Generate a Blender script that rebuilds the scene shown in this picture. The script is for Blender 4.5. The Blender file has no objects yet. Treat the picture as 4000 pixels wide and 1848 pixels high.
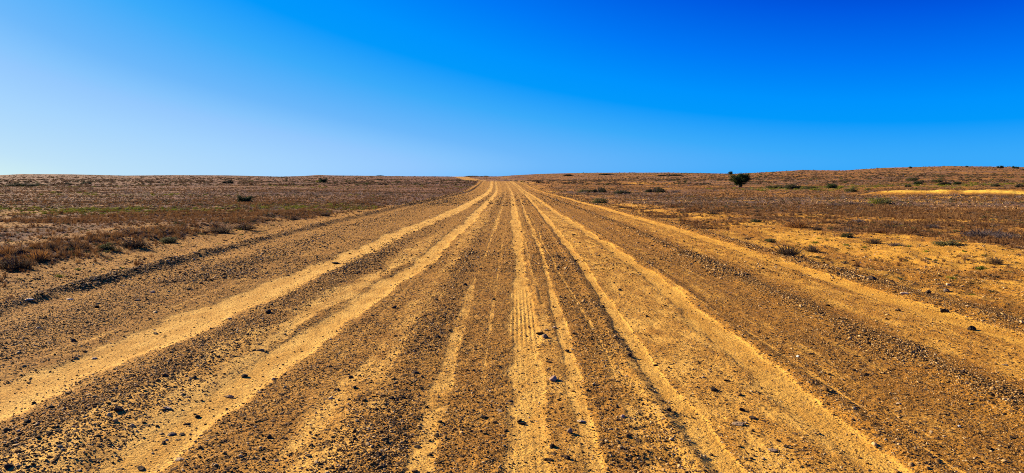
import math, random
import numpy as np

CAM_H = 1.6
FPX = 2606.0                       # focal length in photo pixels (4000 wide)
PITCH = math.atan((924 - 688) / FPX)

# ---------------------------------------------------------------- numpy noise
def _hash(ix, iy, seed):
    h = (ix.astype(np.int64) * 374761393 + iy.astype(np.int64) * 668265263 + seed * 974711) & 0x7fffffff
    h = ((h ^ (h >> 13)) * 1274126177) & 0x7fffffff
    h = ((h ^ (h >> 16)) * 668265263) & 0x7fffffff
    return ((h ^ (h >> 15)) & 0xffff) / 65535.0

def vnoise(x, y, seed=0):
    ix = np.floor(x); iy = np.floor(y)
    fx = x - ix; fy = y - iy
    fx = fx * fx * (3 - 2 * fx); fy = fy * fy * (3 - 2 * fy)
    a = _hash(ix, iy, seed); b = _hash(ix + 1, iy, seed)
    c = _hash(ix, iy + 1, seed); d = _hash(ix + 1, iy + 1, seed)
    return (a + (b - a) * fx) * (1 - fy) + (c + (d - c) * fx) * fy - 0.5

def fbm(x, y, wl, octv, seed=0, res=None, gain=0.5):
    """fractal noise, about -0.5..0.5; octaves finer than res (metres) fade out"""
    s = np.zeros_like(x); a = 1.0; tot = 0
    for k in range(octv):
        n = vnoise(x / wl + 13.7 * k, y / wl + 7.3 * k, seed + k)
        if res is not None:
            n = n * np.clip(wl / (2.0 * res) - 0.5, 0, 1)
        s += n * a; tot += a; a *= gain; wl *= 0.5
    return s / tot * 1.6

def sstep(a, b, v):
    t = np.clip((v - a) / (b - a), 0, 1)
    return t * t * (3 - 2 * t)

def gauss(v, w):
    return np.exp(-(v / w) ** 2)

# ---------------------------------------------------------------- the lie of the land
RY = [-2000, 0, 60, 100, 150, 207, 300, 400, 500, 650, 800, 1000, 1500]
RX = [0.0, -0.30, -0.45, -0.75, -1.8, -3.3, -8, -16, -26, -44, -64, -92, -160]
ZY = [-2000, 0, 20, 35, 47, 78, 94, 120, 160, 190, 207, 225, 300, 420, 500, 650, 800, 900, 1000, 1500]
ZZ = [0, 0, 0, -.12, -.26, -.58, -.76, -.84, -.5, -.12, 0, -.1, -1.5, -2.7, -2.3, -.8, .9, 1.0, -1.0, -8]
def smooth_interp(v, xs, ys, w):
    return (np.interp(v - w, xs, ys) + np.interp(v + w, xs, ys) + 2 * np.interp(v, xs, ys)) / 4
def road_x(y):
    return np.interp(y, RY, RX)
def road_z(y):
    return smooth_interp(y, ZY, ZZ, np.clip(np.abs(y) * 0.06, 0.5, 20))

SKY = [(0,685),(100,680),(300,681),(500,686),(700,684),(900,685),(1100,690),(1180,688),(1250,683.5),(1310,685),(1500,686),(1700,685),(1790,690),
       (1850,687),(1900,686),(1950,688),(2000,680),(2100,677),(2300,675),(2600,674),(2760,677),(2860,679),(3000,672),(3120,664),(3280,666),(3440,656),(3700,649),(4000,653)]
SK_T = [math.atan2(px - 2000, FPX * math.cos(PITCH)) for px, py in SKY]
SK_E = [(688 - py) / math.hypot(FPX, px - 2000) for px, py in SKY]

def terrain(x, y, res=None, detail=True):
    r = np.hypot(x, y) + 1e-6
    th = np.arctan2(x, y)
    u = x - road_x(y)
    te = np.interp(th, SK_T, SK_E)
    right = sstep(0.02, 0.35, th)
    side = sstep(1.2, 2.2, np.abs(th)); te = te * (1 - side) + 0.002 * side
    Rs = 950 - 380 * right
    p = 2.6 - 0.5 * right
    zs = CAM_H + Rs * te
    t = r / Rs
    zh = np.where(t < 1, zs * np.minimum(t, 1) ** p * (1 + (1 - np.minimum(t, 1)) * 0.15), zs - (r - Rs) * 0.012)
    w = np.exp(-(u / (45 + 0.05 * np.abs(y))) ** 2) * sstep(-30, 5, y)
    z = zh * (1 - w) + road_z(y) * w
    au = np.abs(u)
    off = sstep(6, 14, au)
    rr = res if res is not None else np.maximum(0.004, r * r / 2700)
    far = np.clip(r / 160, 0, 1) * np.clip((Rs * 1.0 - r) / Rs * 3 + 0.1, 0.12, 1)
    z = z + off * (fbm(x, y, 45, 4, 11, None) * 0.9 * far + fbm(x, y, 9, 3, 17, rr * 0.3) * 0.16)
    # verges: shallow drain beyond each windrow, bank of the scrub beyond it
    wob = fbm(x * 0 + 3.1, y, 9, 3, 5) * 0.7
    z = z - 0.10 * gauss(u + 7.4 + wob, 1.1) * sstep(120, 40, y) - 0.06 * gauss(u - 7.2 + wob, 1.0)
    z = z + 0.10 * gauss(u + 9.6 + wob * 1.5, 0.7) * (0.6 + fbm(x, y, 3, 2, 31))
    # borrow pit bank (bright sand face) on the right
    return z, u, r, th, rr

def unproject(px, py, it=60):
    """photo pixel -> point on the terrain (smooth part)"""
    dx = (px - 2000) / FPX; dy = (924 - py) / FPX
    c, s = math.cos(PITCH), math.sin(PITCH)
    d = np.array([dx, c + dy * s, -s + dy * c]); 
    t = 1.0; last = None
    while t < 3000:
        x, y = d[0] * t, d[1] * t
        z = float(terrain(np.array([x]), np.array([y]))[0][0])
        if CAM_H + d[2] * t <= z:
            lo, hi = last, t
            for _ in range(30):
                m = (lo + hi) / 2
                z = float(terrain(np.array([d[0] * m]), np.array([d[1] * m]))[0][0])
                if CAM_H + d[2] * m <= z: hi = m
                else: lo = m
            return d[0] * hi, d[1] * hi, z
        last = t; t *= 1.012
    return None

# ---------------------------------------------------------------- wear, soil and cover masks (what the ground is made of)
def kn(y, pts):
    return np.interp(y, [p[0] for p in pts], [p[1] for p in pts])
TA = [(3, -3.45), (5, -3.35), (10, -3.04), (18, -2.8), (33, -2.4), (67, -2.61), (173, -3.0), (230, -3.0)]
TB = [(3, -1.82), (6, -1.74), (8, -1.59), (12, -1.38), (23, -1.2), (47, -1.4), (160, -1.8)]
TC = [(3, -0.19), (6, -0.23), (9, -0.26), (17, -0.2), (38, -0.2)]
TD = [(3, 0.41), (10, 0.46), (17, 0.47), (47, 0.45), (173, 1.0)]
TE = [(3, 0.75), (6.5, 0.84), (15, 0.95), (29, 0.95), (141, 1.7)]
TF = [(3, 1.52), (5.4, 1.47), (12, 1.6), (23, 1.66), (141, 2.5)]
TG = [(3, 2.36), (5.5, 2.38), (8, 2.46), (11, 2.56), (17, 2.51), (29, 2.4), (156, 3.3)]
BANK0, BANK1 = (36.5, 66.5), (50.0, 60.5)

def masks(x, y, u, r, th, rr):
    m = {}
    ay = np.abs(y)
    w0 = fbm(x * 0, y, 4.5, 3, 41) * 0.11          # tracks wander a little
    n1 = fbm(x, y, 0.9, 4, 51, rr * 0.4)
    n2 = fbm(x, y * 0.35, 0.35, 3, 57, rr * 0.4)   # streaks along the road
    nl = fbm(x, y * 0.25, 1.3, 3, 59)
    e = 1 + sstep(15, 120, ay) * 0.5               # tracks read a bit wider far off
    far_ = 1 - .38 * sstep(25, 130, ay)
    def trk(T, w, s, k=0.0, soft=1.0):
        s = s * far_ * (.95 + .3 * np.clip(fbm(x * 0 + w * 90, y, 3.5, 3, 47) + .1, -.5, .44))
        v = np.abs(u - kn(y, T) - w0 * soft) / (w * e) + n2 * 0.6 + n1 * 0.5 + k * nl
        return s * sstep(1.5, 0.35, v)
    near = sstep(30, 8, ay)
    A = trk(TA, 0.33, .95); B = trk(TB, 0.21, .95)
    # sandy apron left of the second track
    B2 = 0.62 * sstep(1.2, 0.4, np.abs(u - kn(y, TB) + 0.42) / 0.35 + nl * 1.6 + n1 * .8) * near
    C = trk(TC, 0.075, 0.5, 1.2, 0.5); C2 = trk([(3, -0.85), (20, -0.8), (60, -0.8)], 0.25, 0.42, 1.6)
    D = trk(TD, 0.16, 0.78, 0.4, 0.3); E = trk(TE, 0.065, 0.6, 1.0, .4); F = trk(TF, 0.085, .9, 0.6, 0.3)
    FG = 0.5 * sstep(-0.1, 0.15, u - kn(y, TF)) * sstep(0.15, -0.15, u - kn(y, TG)) * (1 - 0.6 * sstep(0.0, 0.5, n1 + nl * 1.2)) 
    G = trk(TG, 0.15, .9, 0.4, 0.3); G2 = trk([(3, 3.05), (40, 3.1)], 0.12, 0.35, 1.5)
    DE = 0.45 * sstep(1.0, 0.3, np.abs(u - 0.66) / 0.12 + nl)
    YP = 0.6 * sstep(1.2, 0.4, np.abs(u - 1.28) / 0.16 + nl * 2 + n1) * sstep(9, 4, ay)
    R1 = 0.45 * sstep(70, 20, ay) * sstep(1.2, 0.5, np.abs(u - 4.75) / 0.45 + nl * 1.2 + n1 * .6)
    R2 = (0.95 - .4 * sstep(30, 90, ay)) * sstep(1.2, 0.5, np.abs(u - 5.28 - w0) / 0.20 + n1 * 0.6)
    thin = np.zeros_like(x)
    for k_, (c0, wd, st) in enumerate([(-2.75, .03, .5), (-1.15, .035, .4), (-.55, .03, .35), (.12, .03, .4), (1.12, .03, .55), (1.72, .03, .5), (1.9, .035, .5), (2.15, .03, .5), (2.72, .03, .5), (2.9, .04, .4), (3.35, .04, .45), (4.35, .05, .5), (-3.85, .04, .35), (-4.4, .04, .3)]):
        ww = fbm(x * 0 + k_ * 3.3, y, 7.0, 3, 700 + k_)
        thin = np.maximum(thin, st * sstep(1.6, .2, np.abs(u - c0 - w0 * .6 - ww * .22) / (wd * e) + n1 * .8 + n2 * .5) * sstep(-.45, .0, vnoise(x * 0 + k_, y / 9.0, 750 + k_)))
    sand = np.maximum.reduce([thin, A, B, B2, C, C2, D, E, F, FG, G, G2, DE, YP, R1, R2])
    on = sstep(6.0, 5.3, np.abs(u + w0 * .5))
    coarse = np.maximum.reduce([
        0.6 * sstep(1.2, 0.3, np.abs(u + 2.45) / 0.42 + n1 * .5) * sstep(40, 8, ay),
        0.9 * sstep(1.3, 0.3, np.abs(u - 3.88 - w0) / 0.24 + n1 * 1.3),
        0.5 * sstep(1.2, 0.3, np.abs(u + 0.55) / 0.22 + n1),
        0.4 * sstep(1.3, 0.1, np.abs(u - 1.2) / 0.28 + n1 * 1.5) * sstep(45, 10, ay),
        0.45 * sstep(1.2, 0.3, np.abs(u + 4.6) / 0.7 + n1)]) * on
    wr = 1.1 * sstep(1.5, 0.5, np.abs(u + 5.95 + w0) / 0.26 + n1 * .9) + .6 * sstep(1.5, 0.3, np.abs(u - 5.68 + w0) / 0.26 + n1 * 1.6)
    coarse = np.clip(coarse + wr, 0, 1)
    # right verge and borrow pit: open yellow sand; left verge: pale pinkish soil
    clump0 = fbm(x, y * 1.6, 3.2, 4, 91, rr * 0.3)
    big = fbm(x, y, 7, 4, 71); med = fbm(x, y, 1.6, 4, 75, rr * 0.3)
    edge = 9.0 + 2.6 * sstep(28, 12, y) - 1.9 * sstep(35, 75, y) + big * 5.0 + med * 3.2
    sr = sstep(5.9, 6.4, u) * sstep(1.6, -1.6, u - edge) * (1 - 0.75 * sstep(1.2, .3, np.abs(u - 7.2 + med) / 0.55) * sstep(4, 12, y) * sstep(60, 12, y))
    sl = 0.2 * (1 + 1.5 * n1) * sstep(5.9, 6.5, -u) * sstep(8.8, 7.6, -u + med * 2 + 1.3 * sstep(25, 55, y)) * sstep(120, 40, y)
    patch = sstep(0.12, 0.3, big + med * 0.7) * sstep(8, 11, np.abs(u)) * sstep(140, 50, r)
    patch = patch * np.where(u > 0, 0.6, 0.35)
    pt2 = sstep(.02, .22, fbm(x, y * 1.3, 2.4, 4, 73, rr * .3)) * sstep(60, 30, r) * sstep(7, 9, np.abs(u)); patch = np.maximum(patch, pt2 * np.where(u > 0, .5, .16))
    orange = gauss((x - 32) / 5 + big, 1) * gauss((y - 166) / 9, 1) + 0.8 * gauss((x - 29) / 3, 1) * gauss((y - 125) / 5, 1)
    # cut sand face of the borrow pit
    bx, by = BANK1[0] - BANK0[0], BANK1[1] - BANK0[1]
    L = math.hypot(bx, by)
    s = ((x - BANK0[0]) * bx + (y - BANK0[1]) * by) / L
    q = ((x - BANK0[0]) * -by + (y - BANK0[1]) * bx) / L      # >0 behind the line
    q = q + fbm(s, s * 0, 4, 4, 81) * 1.1 - 0.0025 * s * s
    ends = sstep(-3, 1.5, s) * sstep(60, 45, s)
    m['bank_h'] = 0.42 * sstep(0.0, 1.3, q) * sstep(22, 3, q) * ends * (1 + 0.5 * fbm(s, q, 1.2, 3, 83))
    face = sstep(-0.5, 0.0, q) * sstep(2.1, 1.1, q + med) * ends
    m['sand'] = np.clip(np.where(on > 0, sand, 0) * on + (1 - on) * np.maximum.reduce([sr, sl, patch, orange * .8]), 0, 1)
    m['sand'] = m['sand'] * (1 - 0.55 * wr.clip(0, 1)); m['sand'] *= np.where(np.abs(u) > 6.2, np.clip(.62 + 1.1 * med + 1.2 * big + .8 * n1 - (.25 * sstep(.0, .3, clump0)), .1, 1), 1)
    m['coarse'] = coarse
    m['sand'] = np.maximum(m['sand'], face * (1 - on))
    # scrub
    left_v = sstep(7.6, 9.2, -u + med * 1.6 + 1.5 * sstep(25, 55, y)); right_v = sstep(-1.8, 2.4, u - edge)
    clump = fbm(x, y * 1.6, 3.2, 4, 91, rr * 0.3)
    face_ = face
    dens = (left_v * 0.95 + right_v * 0.9) * (np.where(u < 0, .6, .42) + np.where(u < 0, .4, .58) * sstep(-0.22, 0.18, clump + big * 0.5)) * (1 - face) * (1 - .55 * pt2)
    spr = (sr * 0.22 + sl * 0.3) * sstep(-0.05, 0.2, clump)
    m['veg'] = np.clip(dens + spr, 0, 1) * (1 - np.clip(orange, 0, 1) * .8)
    bank = sstep(1.1, .2, np.abs(u + 9.3 + med) / 1.0) * sstep(60, 30, y) * sstep(-.2, .15, clump)
    bank = np.maximum(bank, .55 * sstep(1.3, .2, np.abs(u - 6.75 + med * .6) / .5) * sstep(14, 26, y) * sstep(110, 60, y) * sstep(-.1, .2, clump)); m['veg'] = np.maximum(m['veg'], bank * .7)
    m['veg'] = m['veg'] * (1 - .93 * face); m['bankveg'] = bank
    g = (gauss((x + 25 - (y - 31) * 0.5) / 11, 1) * gauss((y - 31.5 - (x + 25) * .10) / 2.3, 1)
         + 0.8 * gauss((x + 11.5) / 4, 1) * gauss((y - 37.5) / 2.6, 1)
         + 0.9 * gauss((x - 44) / 7, 1) * gauss((y - 103) / 7, 1)
         + 0.9 * gauss((x - 66) / 12, 1) * gauss((y - 104) / 10, 1)
         + 0.5 * gauss((x + 80) / 60, 1) * gauss((y - 135) / 5, 1)
         + 0.3 * gauss((x + 45) / 25, 1) * gauss((y - 66) / 3, 1)) * (left_v + right_v)
    g = g * (.35 + .65 * sstep(-.12, .2, fbm(x, y * .5, 9, 3, 97)))
    m['green'] = np.clip(g * 1.15 * (0.6 + 1.6 * (clump + .3)) * (1 - .9 * face), 0, 1)
    gy = (gauss((x - 17) / 6, 1) * gauss((y - 86) / 4, 1) + gauss((x - 25) / 11, 1) * gauss((y - 46) / 9, 1)
          + 0.8 * gauss((x + 14) / 12, 1) * gauss((y - 35) / 1.6, 1) + .7 * gauss((x + 20) / 25, 1) * gauss((y - 75) / 7, 1)
          + 0.5 * sstep(0.1, 0.35, fbm(x, y, 25, 3, 99))) * np.clip(left_v + right_v, 0, 1)
    m['grey'] = np.clip(gy, 0, 1)
    m['right'] = sstep(-3.5, 6, x - 0.02 * y + big * 2) * 1.0
    m['damp'] = sstep(1.2, .3, np.abs(u - 3.25) / 0.5 + nl) * .7 + 0.5 * sstep(.05, .3, nl) * sstep(2.6, 3.4, u) * sstep(5.2, 4.4, u)
    m['bright'] = face
    m['D'] = D; m['A'] = A; m['B'] = B; m['F'] = F; m['G'] = G; m['E'] = E; m['wr'] = wr; m['w0'] = w0; m['on'] = on
    return m

def relief(x, y, u, r, m, rr):
    """small-scale height: windrows, ruts, tread prints, washboard, crumbs"""
    h = np.zeros_like(x)
    w0 = m['w0']
    lump = fbm(x, y, 0.5, 4, 101, rr * 0.5)
    h += 0.10 * gauss(u + 5.95 + w0, 0.21) * (0.7 + 1.1 * lump + .5) * .75 + 0.10 * gauss(u + 6.05, .3) * sstep(20, 60, y) * sstep(230, 120, y)
    h += 0.06 * gauss(u - 5.68 + w0, 0.28) * (0.7 + 1.1 * lump + .5) * .75
    h += 0.035 * gauss(u - 3.88 - w0, 0.22) + 0.03 * gauss(u + 2.4 - w0, 0.4) + 0.02 * gauss(u + 0.55, 0.3) + 0.025 * gauss(u + 4.6, .8)
    h -= 0.022 * m['A'] + 0.02 * m['B'] + 0.012 * m['F'] + 0.014 * m['G'] + 0.008 * m['D'] + 0.01 * m['E']
    h += 0.013 * gauss(u - kn(y, TF) + 0.17, .06) + 0.014 * gauss(u - kn(y, TG) - 0.25, .07) + .016 * gauss(u - kn(y, TD) - .2, .035) * sstep(-.15, .15, fbm(x * 0, y, 1.1, 3, 171)) * sstep(4.5, 6.5, y)
    keep = np.clip(0.12 / (rr + 1e-6) - 0.6, 0, 1)
    wb = 1.9 * gauss(u - 1.18, 0.26) * (0.4 + sstep(-.1, .3, vnoise(x, y / 1.7, 3)))
    h += 0.007 * np.sin(y * 2 * np.pi / 0.24 + fbm(x, y, 0.8, 2, 7) * 7) * wb * keep
    du = u - kn(y, TD)
    kt = np.clip(0.03 / (rr + 1e-6) - 0.5, 0, 1)
    tr = sstep(0.16, 0.12, np.abs(du)) * m['D'] * (0.5 + sstep(-.2, .2, vnoise(x * 0, y / 1.1, 8)))
    h += tr * kt * (.3 + .7 * sstep(4.5, 9, y)) * 1.1 * (0.003 * np.sin(du * 2 * np.pi / 0.045) + 0.0025 * np.sign(np.sin(y * 2 * np.pi / 0.048 + np.sin(du * 50) * 1.5)))
    h += (0.012 * fbm(x, y, 0.28, 4, 111, rr * .5) + 0.009 * fbm(x, y, 0.06, 3, 121, rr)) * (0.35 + 0.65 * (1 - m['sand']) + m['coarse'] * .6)
    h += 0.018 * fbm(x, y * 0.5, 1.6, 3, 131, rr * .5)
    offr = 1 - m['on']
    h += offr * (0.085 * fbm(x, y, 0.8, 4, 141, rr * .4) + 0.035 * fbm(x, y, 0.2, 3, 145, rr * .5)) * sstep(5.6, 6.5, np.abs(u))
    h += 0.04 * m['veg'] * sstep(0, .3, fbm(x, y, .5, 3, 151, rr * .4))
    h += m['bank_h']
    return h

def ground(x, y, res=None):
    z, u, r, th, rr = terrain(x, y, res)
    m = masks(x, y, u, r, th, rr)
    return z + relief(x, y, u, r, m, rr), u, r, m
SHRUBS = [
(41.33, 121.32, 3.44, 2.20, 'tree', 'dark green round-crowned lone tree on the plain right of the road'),
(153.60, 471.28, 2.88, 1.85, 'round', 'small dark bush silhouetted on the skyline just behind the round-crowned tree'),
(-18.11, 45.22, 0.83, 0.36, 'round', 'dark green rounded bush beside the yellow-green ground cover left of the road'),
(-18.43, 45.24, 0.28, 0.46, 'grey', 'narrow grey dead shrub rising at the left end of the dark rounded bush'),
(-69.20, 163.25, 2.50, 0.71, 'low', 'low wide dark bush on the far left plain, leftmost of the two distant bushes'),
(-49.98, 176.80, 1.89, 1.11, 'round', 'small rounded green bush far out on the left plain below the low hill'),
(-52.38, 180.19, 1.10, 0.57, 'yellow', 'low yellowish shrub touching the left side of the far rounded green bush'),
(12.79, 97.97, 2.03, 0.58, 'low', 'dark shrub clump right of the road crest, nearest to the road of its row'),
(10.49, 97.81, 2.25, 0.39, 'olive', 'olive low shrub between the road crest and the dark clump'),
(14.82, 89.58, 2.13, 0.35, 'low', 'low flat dark shrub in the middle of the row before the grey patch'),
(20.49, 95.51, 2.71, 0.57, 'low', 'widest dark shrub of the row, behind the grey patch right of the road'),
(23.19, 94.62, 1.45, 0.30, 'grey', 'grey brown low shrub at the right end of the row behind the grey patch'),
(42.85, 102.22, 2.35, 0.56, 'low', 'dark low shrub in the green strip just right of the round-crowned tree'),
(41.63, 105.58, 2.42, 0.42, 'olive', 'olive shrub in the green strip next to the round-crowned tree'),
(43.94, 98.94, 1.89, 0.35, 'olive', 'flat olive shrub at the right end of the green strip'),
(49.18, 102.78, 1.65, 0.53, 'round', 'dark bush standing alone between the green strip and the grassy bush'),
(44.04, 86.65, 1.46, 0.51, 'olive', 'olive green bush below and right of the lone dark bush on the right plain'),
(48.55, 91.35, 0.91, 0.36, 'yellow', 'small pale yellowish shrub left of the bright sand bank'),
(22.53, 41.13, 1.17, 0.39, 'yellow', 'bright yellow-green bush amid grey dead shrubs on the right plain'),
(22.66, 40.40, 0.68, 0.22, 'olive', 'dull olive shrub grown against the right side of the yellow-green bush'),
(20.30, 39.78, 0.92, 0.20, 'grey', 'brown grey dead shrub just left of the yellow-green bush'),
(18.27, 37.73, 0.81, 0.18, 'grey', 'ash grey dead shrub, farthest left of those beside the yellow-green bush'),
(20.21, 37.56, 0.29, 0.12, 'grey', 'little dark grey shrub in front of the yellow-green bush'),
(87.45, 146.59, 2.24, 0.58, 'olive', 'olive shrub highest on the right slope above the bright sand bank'),
(65.02, 107.14, 1.39, 0.42, 'round', 'dark green shrub below the highest olive shrub on the right slope'),
(84.70, 132.99, 1.83, 0.63, 'olive', 'rounded green shrub on the right slope above the middle of the sand bank'),
(64.68, 99.79, 1.76, 0.35, 'low', 'flat dark shrub in front of the rounded green shrub on the right slope'),
(67.34, 101.10, 1.08, 0.36, 'round', 'small dark green shrub, rightmost of the slope group above the sand bank'),
(57.96, 97.96, 0.90, 0.31, 'low', 'small dark shrub just above the left end of the bright sand bank'),
(64.40, 93.69, 0.43, 0.26, 'yellow', 'tiny bright green shrub just above the bright sand bank'),
(66.27, 91.67, 1.05, 0.29, 'low', 'flat dark shrub above the right part of the bright sand bank'),
(66.02, 87.07, 1.00, 0.34, 'low', 'dark shrub above the sand bank at the right edge of the view'),
(302.73, 414.55, 2.53, 1.14, 'round', 'dark bush on the right hilltop skyline, middle of three close together'),
(300.45, 414.68, 1.58, 0.98, 'round', 'smallest dark bush on the right hilltop skyline left of its neighbour'),
(302.64, 404.04, 2.47, 1.11, 'round', 'dark bush on the right hilltop skyline near the edge of the view'),
(301.32, 399.82, 1.37, 0.94, 'round', 'small bush beside the last dark bush on the right hilltop skyline'),
(291.60, 429.89, 1.64, 0.85, 'round', 'tiny lone bush on top of the right hill'),
(264.36, 444.74, 2.04, 1.05, 'round', 'tiny bush where the right hill skyline begins to rise'),
(52.42, 617.81, 8.97, 2.68, 'low', 'dark scrub clump on the skyline just right of the road crest'),
(86.31, 610.49, 12.60, 2.16, 'low', 'dark scrub clump on the skyline right of the first skyline clump'),
(98.78, 416.90, 15.93, 1.81, 'low', 'long dark scrub clump on the skyline left of the round-crowned tree'),
(186.43, 477.56, 2.55, 0.94, 'low', 'tiny dark bush at the foot of the right hill skyline'),
(-99.13, 135.62, 5.71, 0.43, 'low', 'long dark shrub row at the far left edge below the horizon'),
(-97.27, 137.39, 3.15, 0.38, 'round', 'dark green shrub at the right end of the long far row on the left'),
(-99.41, 149.33, 3.20, 0.35, 'low', 'dark shrub on the far left plain right of the long dark row'),
(-99.86, 157.05, 2.16, 0.43, 'round', 'green tinged dark shrub on the far left plain under the skyline bumps'),
(-111.92, 494.55, 3.02, 0.97, 'low', 'tiny dark shrub on the left plain under the far skyline'),
(-174.01, 884.12, 10.14, 1.39, 'low', 'flat dark shrub on the skyline left of the road'),
(-48.71, 833.04, 15.92, 1.64, 'low', 'dark scrub on the skyline where the road vanishes'),
(-33.50, 819.22, 10.65, 1.61, 'low', 'second dark scrub on the skyline right of where the road vanishes'),
(-8.69, 11.62, 0.49, 0.20, 'brown', 'big dark brown dry bush at the left edge beside the road verge'),
(-8.89, 12.43, 0.43, 0.18, 'rust', 'rusty brown dry bush right of the big dark brown bush at the left edge'),
(-9.68, 12.71, 0.34, 0.17, 'rust', 'rust coloured dry bush behind the big dark brown bush at the left edge'),
(-9.38, 13.54, 0.23, 0.13, 'brown', 'dark dry bush behind the rusty one on the left verge'),
(-9.34, 14.15, 0.44, 0.15, 'brown', 'dark brown spreading dry bush left of the green-topped shrub'),
(-8.85, 14.51, 0.34, 0.17, 'olive', 'green-topped shrub on the left verge bank'),
(-8.60, 15.11, 0.52, 0.18, 'brown', 'dark brown dry bush between the green-topped shrub and the long bank hedge'),
(-8.66, 16.82, 0.45, 0.15, 'olive', 'dull green low shrub on the left verge bank'),
(-8.66, 19.73, 0.76, 0.19, 'brown', 'long dark dry bush on the left bank halfway to the green strip'),
(-8.44, 21.08, 0.65, 0.17, 'brown', 'dark dry bush at the right end of the left bank line'),
(-8.66, 26.50, 0.51, 0.15, 'brown', 'small dark dry bush on the left bank toward the crest'),
(-8.21, 29.28, 0.56, 0.16, 'brown', 'farthest small dark dry bush on the left bank'),
(5.54, 13.31, 0.46, 0.19, 'brown', 'dark dry bush with a long shadow just outside the right windrow'),
(6.62, 14.64, 0.32, 0.14, 'brown', 'small dark bush behind the right windrow on yellow sand'),
(8.48, 15.55, 0.36, 0.12, 'brown', 'low dark bush on the open yellow sand of the right verge'),
(8.57, 14.81, 0.34, 0.08, 'grey', 'flat grey bush right of the low dark bush on the yellow sand'),
(8.53, 16.88, 0.26, 0.11, 'olive', 'small olive tuft on the yellow sand behind the low dark bush'),
(8.63, 20.06, 0.70, 0.24, 'rust', 'largest rusty orange dry bush on the right verge'),
(8.84, 19.27, 0.27, 0.12, 'brown', 'small dark bush at the right foot of the largest rusty bush'),
(11.52, 22.12, 0.37, 0.16, 'grey', 'grey bush at the edge of the right scrub'),
(9.91, 15.05, 0.52, 0.13, 'olive', 'wide dark olive bush on the yellow sand near the right edge'),
(11.99, 16.91, 0.98, 0.20, 'grey', 'long brown grey scrub clump along the edge of the right sand'),
(11.95, 16.07, 0.56, 0.13, 'grey', 'low brown grey clump right of the long scrub clump'),
(8.82, 12.09, 0.28, 0.12, 'brown', 'dark bush on the sand at the right side of the view'),
(14.85, 20.85, 0.48, 0.13, 'rust', 'reddish bush behind the long brown grey scrub clump'),
(8.59, 31.60, 0.73, 0.25, 'rust', 'rusty orange bush near the road side of the right scrub'),
(8.93, 36.36, 0.61, 0.17, 'rust', 'small orange bush left of the rusty orange bush'),
(7.36, 28.16, 0.17, 0.11, 'brown', 'tiny dark tuft alone on the sand in front of the rusty orange bush'),
(8.57, 28.42, 0.55, 0.13, 'brown', 'small dark bush right of the rusty orange bush'),
(10.19, 32.57, 0.50, 0.18, 'rust', 'small rusty bush behind the scrub edge right of the rusty orange bush'),
(6.01, 46.35, 1.07, 0.29, 'olive', 'olive shrub on the right windrow near the crest'),
(6.50, 16.68, 0.26, 0.09, 'olive', 'small olive tuft left of the two dark windrow bushes'),
(6.19, 17.51, 0.20, 0.07, 'brown', 'small dark tuft just outside the right windrow'),
(8.43, 23.09, 0.36, 0.09, 'olive', 'flat olive tuft at the scrub edge left of the largest rusty bush'),
(9.91, 17.74, 0.41, 0.11, 'rust', 'orange tinged green bush between the sand and the right scrub'),
(12.34, 19.54, 0.38, 0.12, 'grey', 'grey bush within the right scrub above the yellow sand'),
(11.18, 19.63, 0.38, 0.12, 'brown', 'dark bush within the right scrub behind the orange tinged bush'),
]
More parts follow.
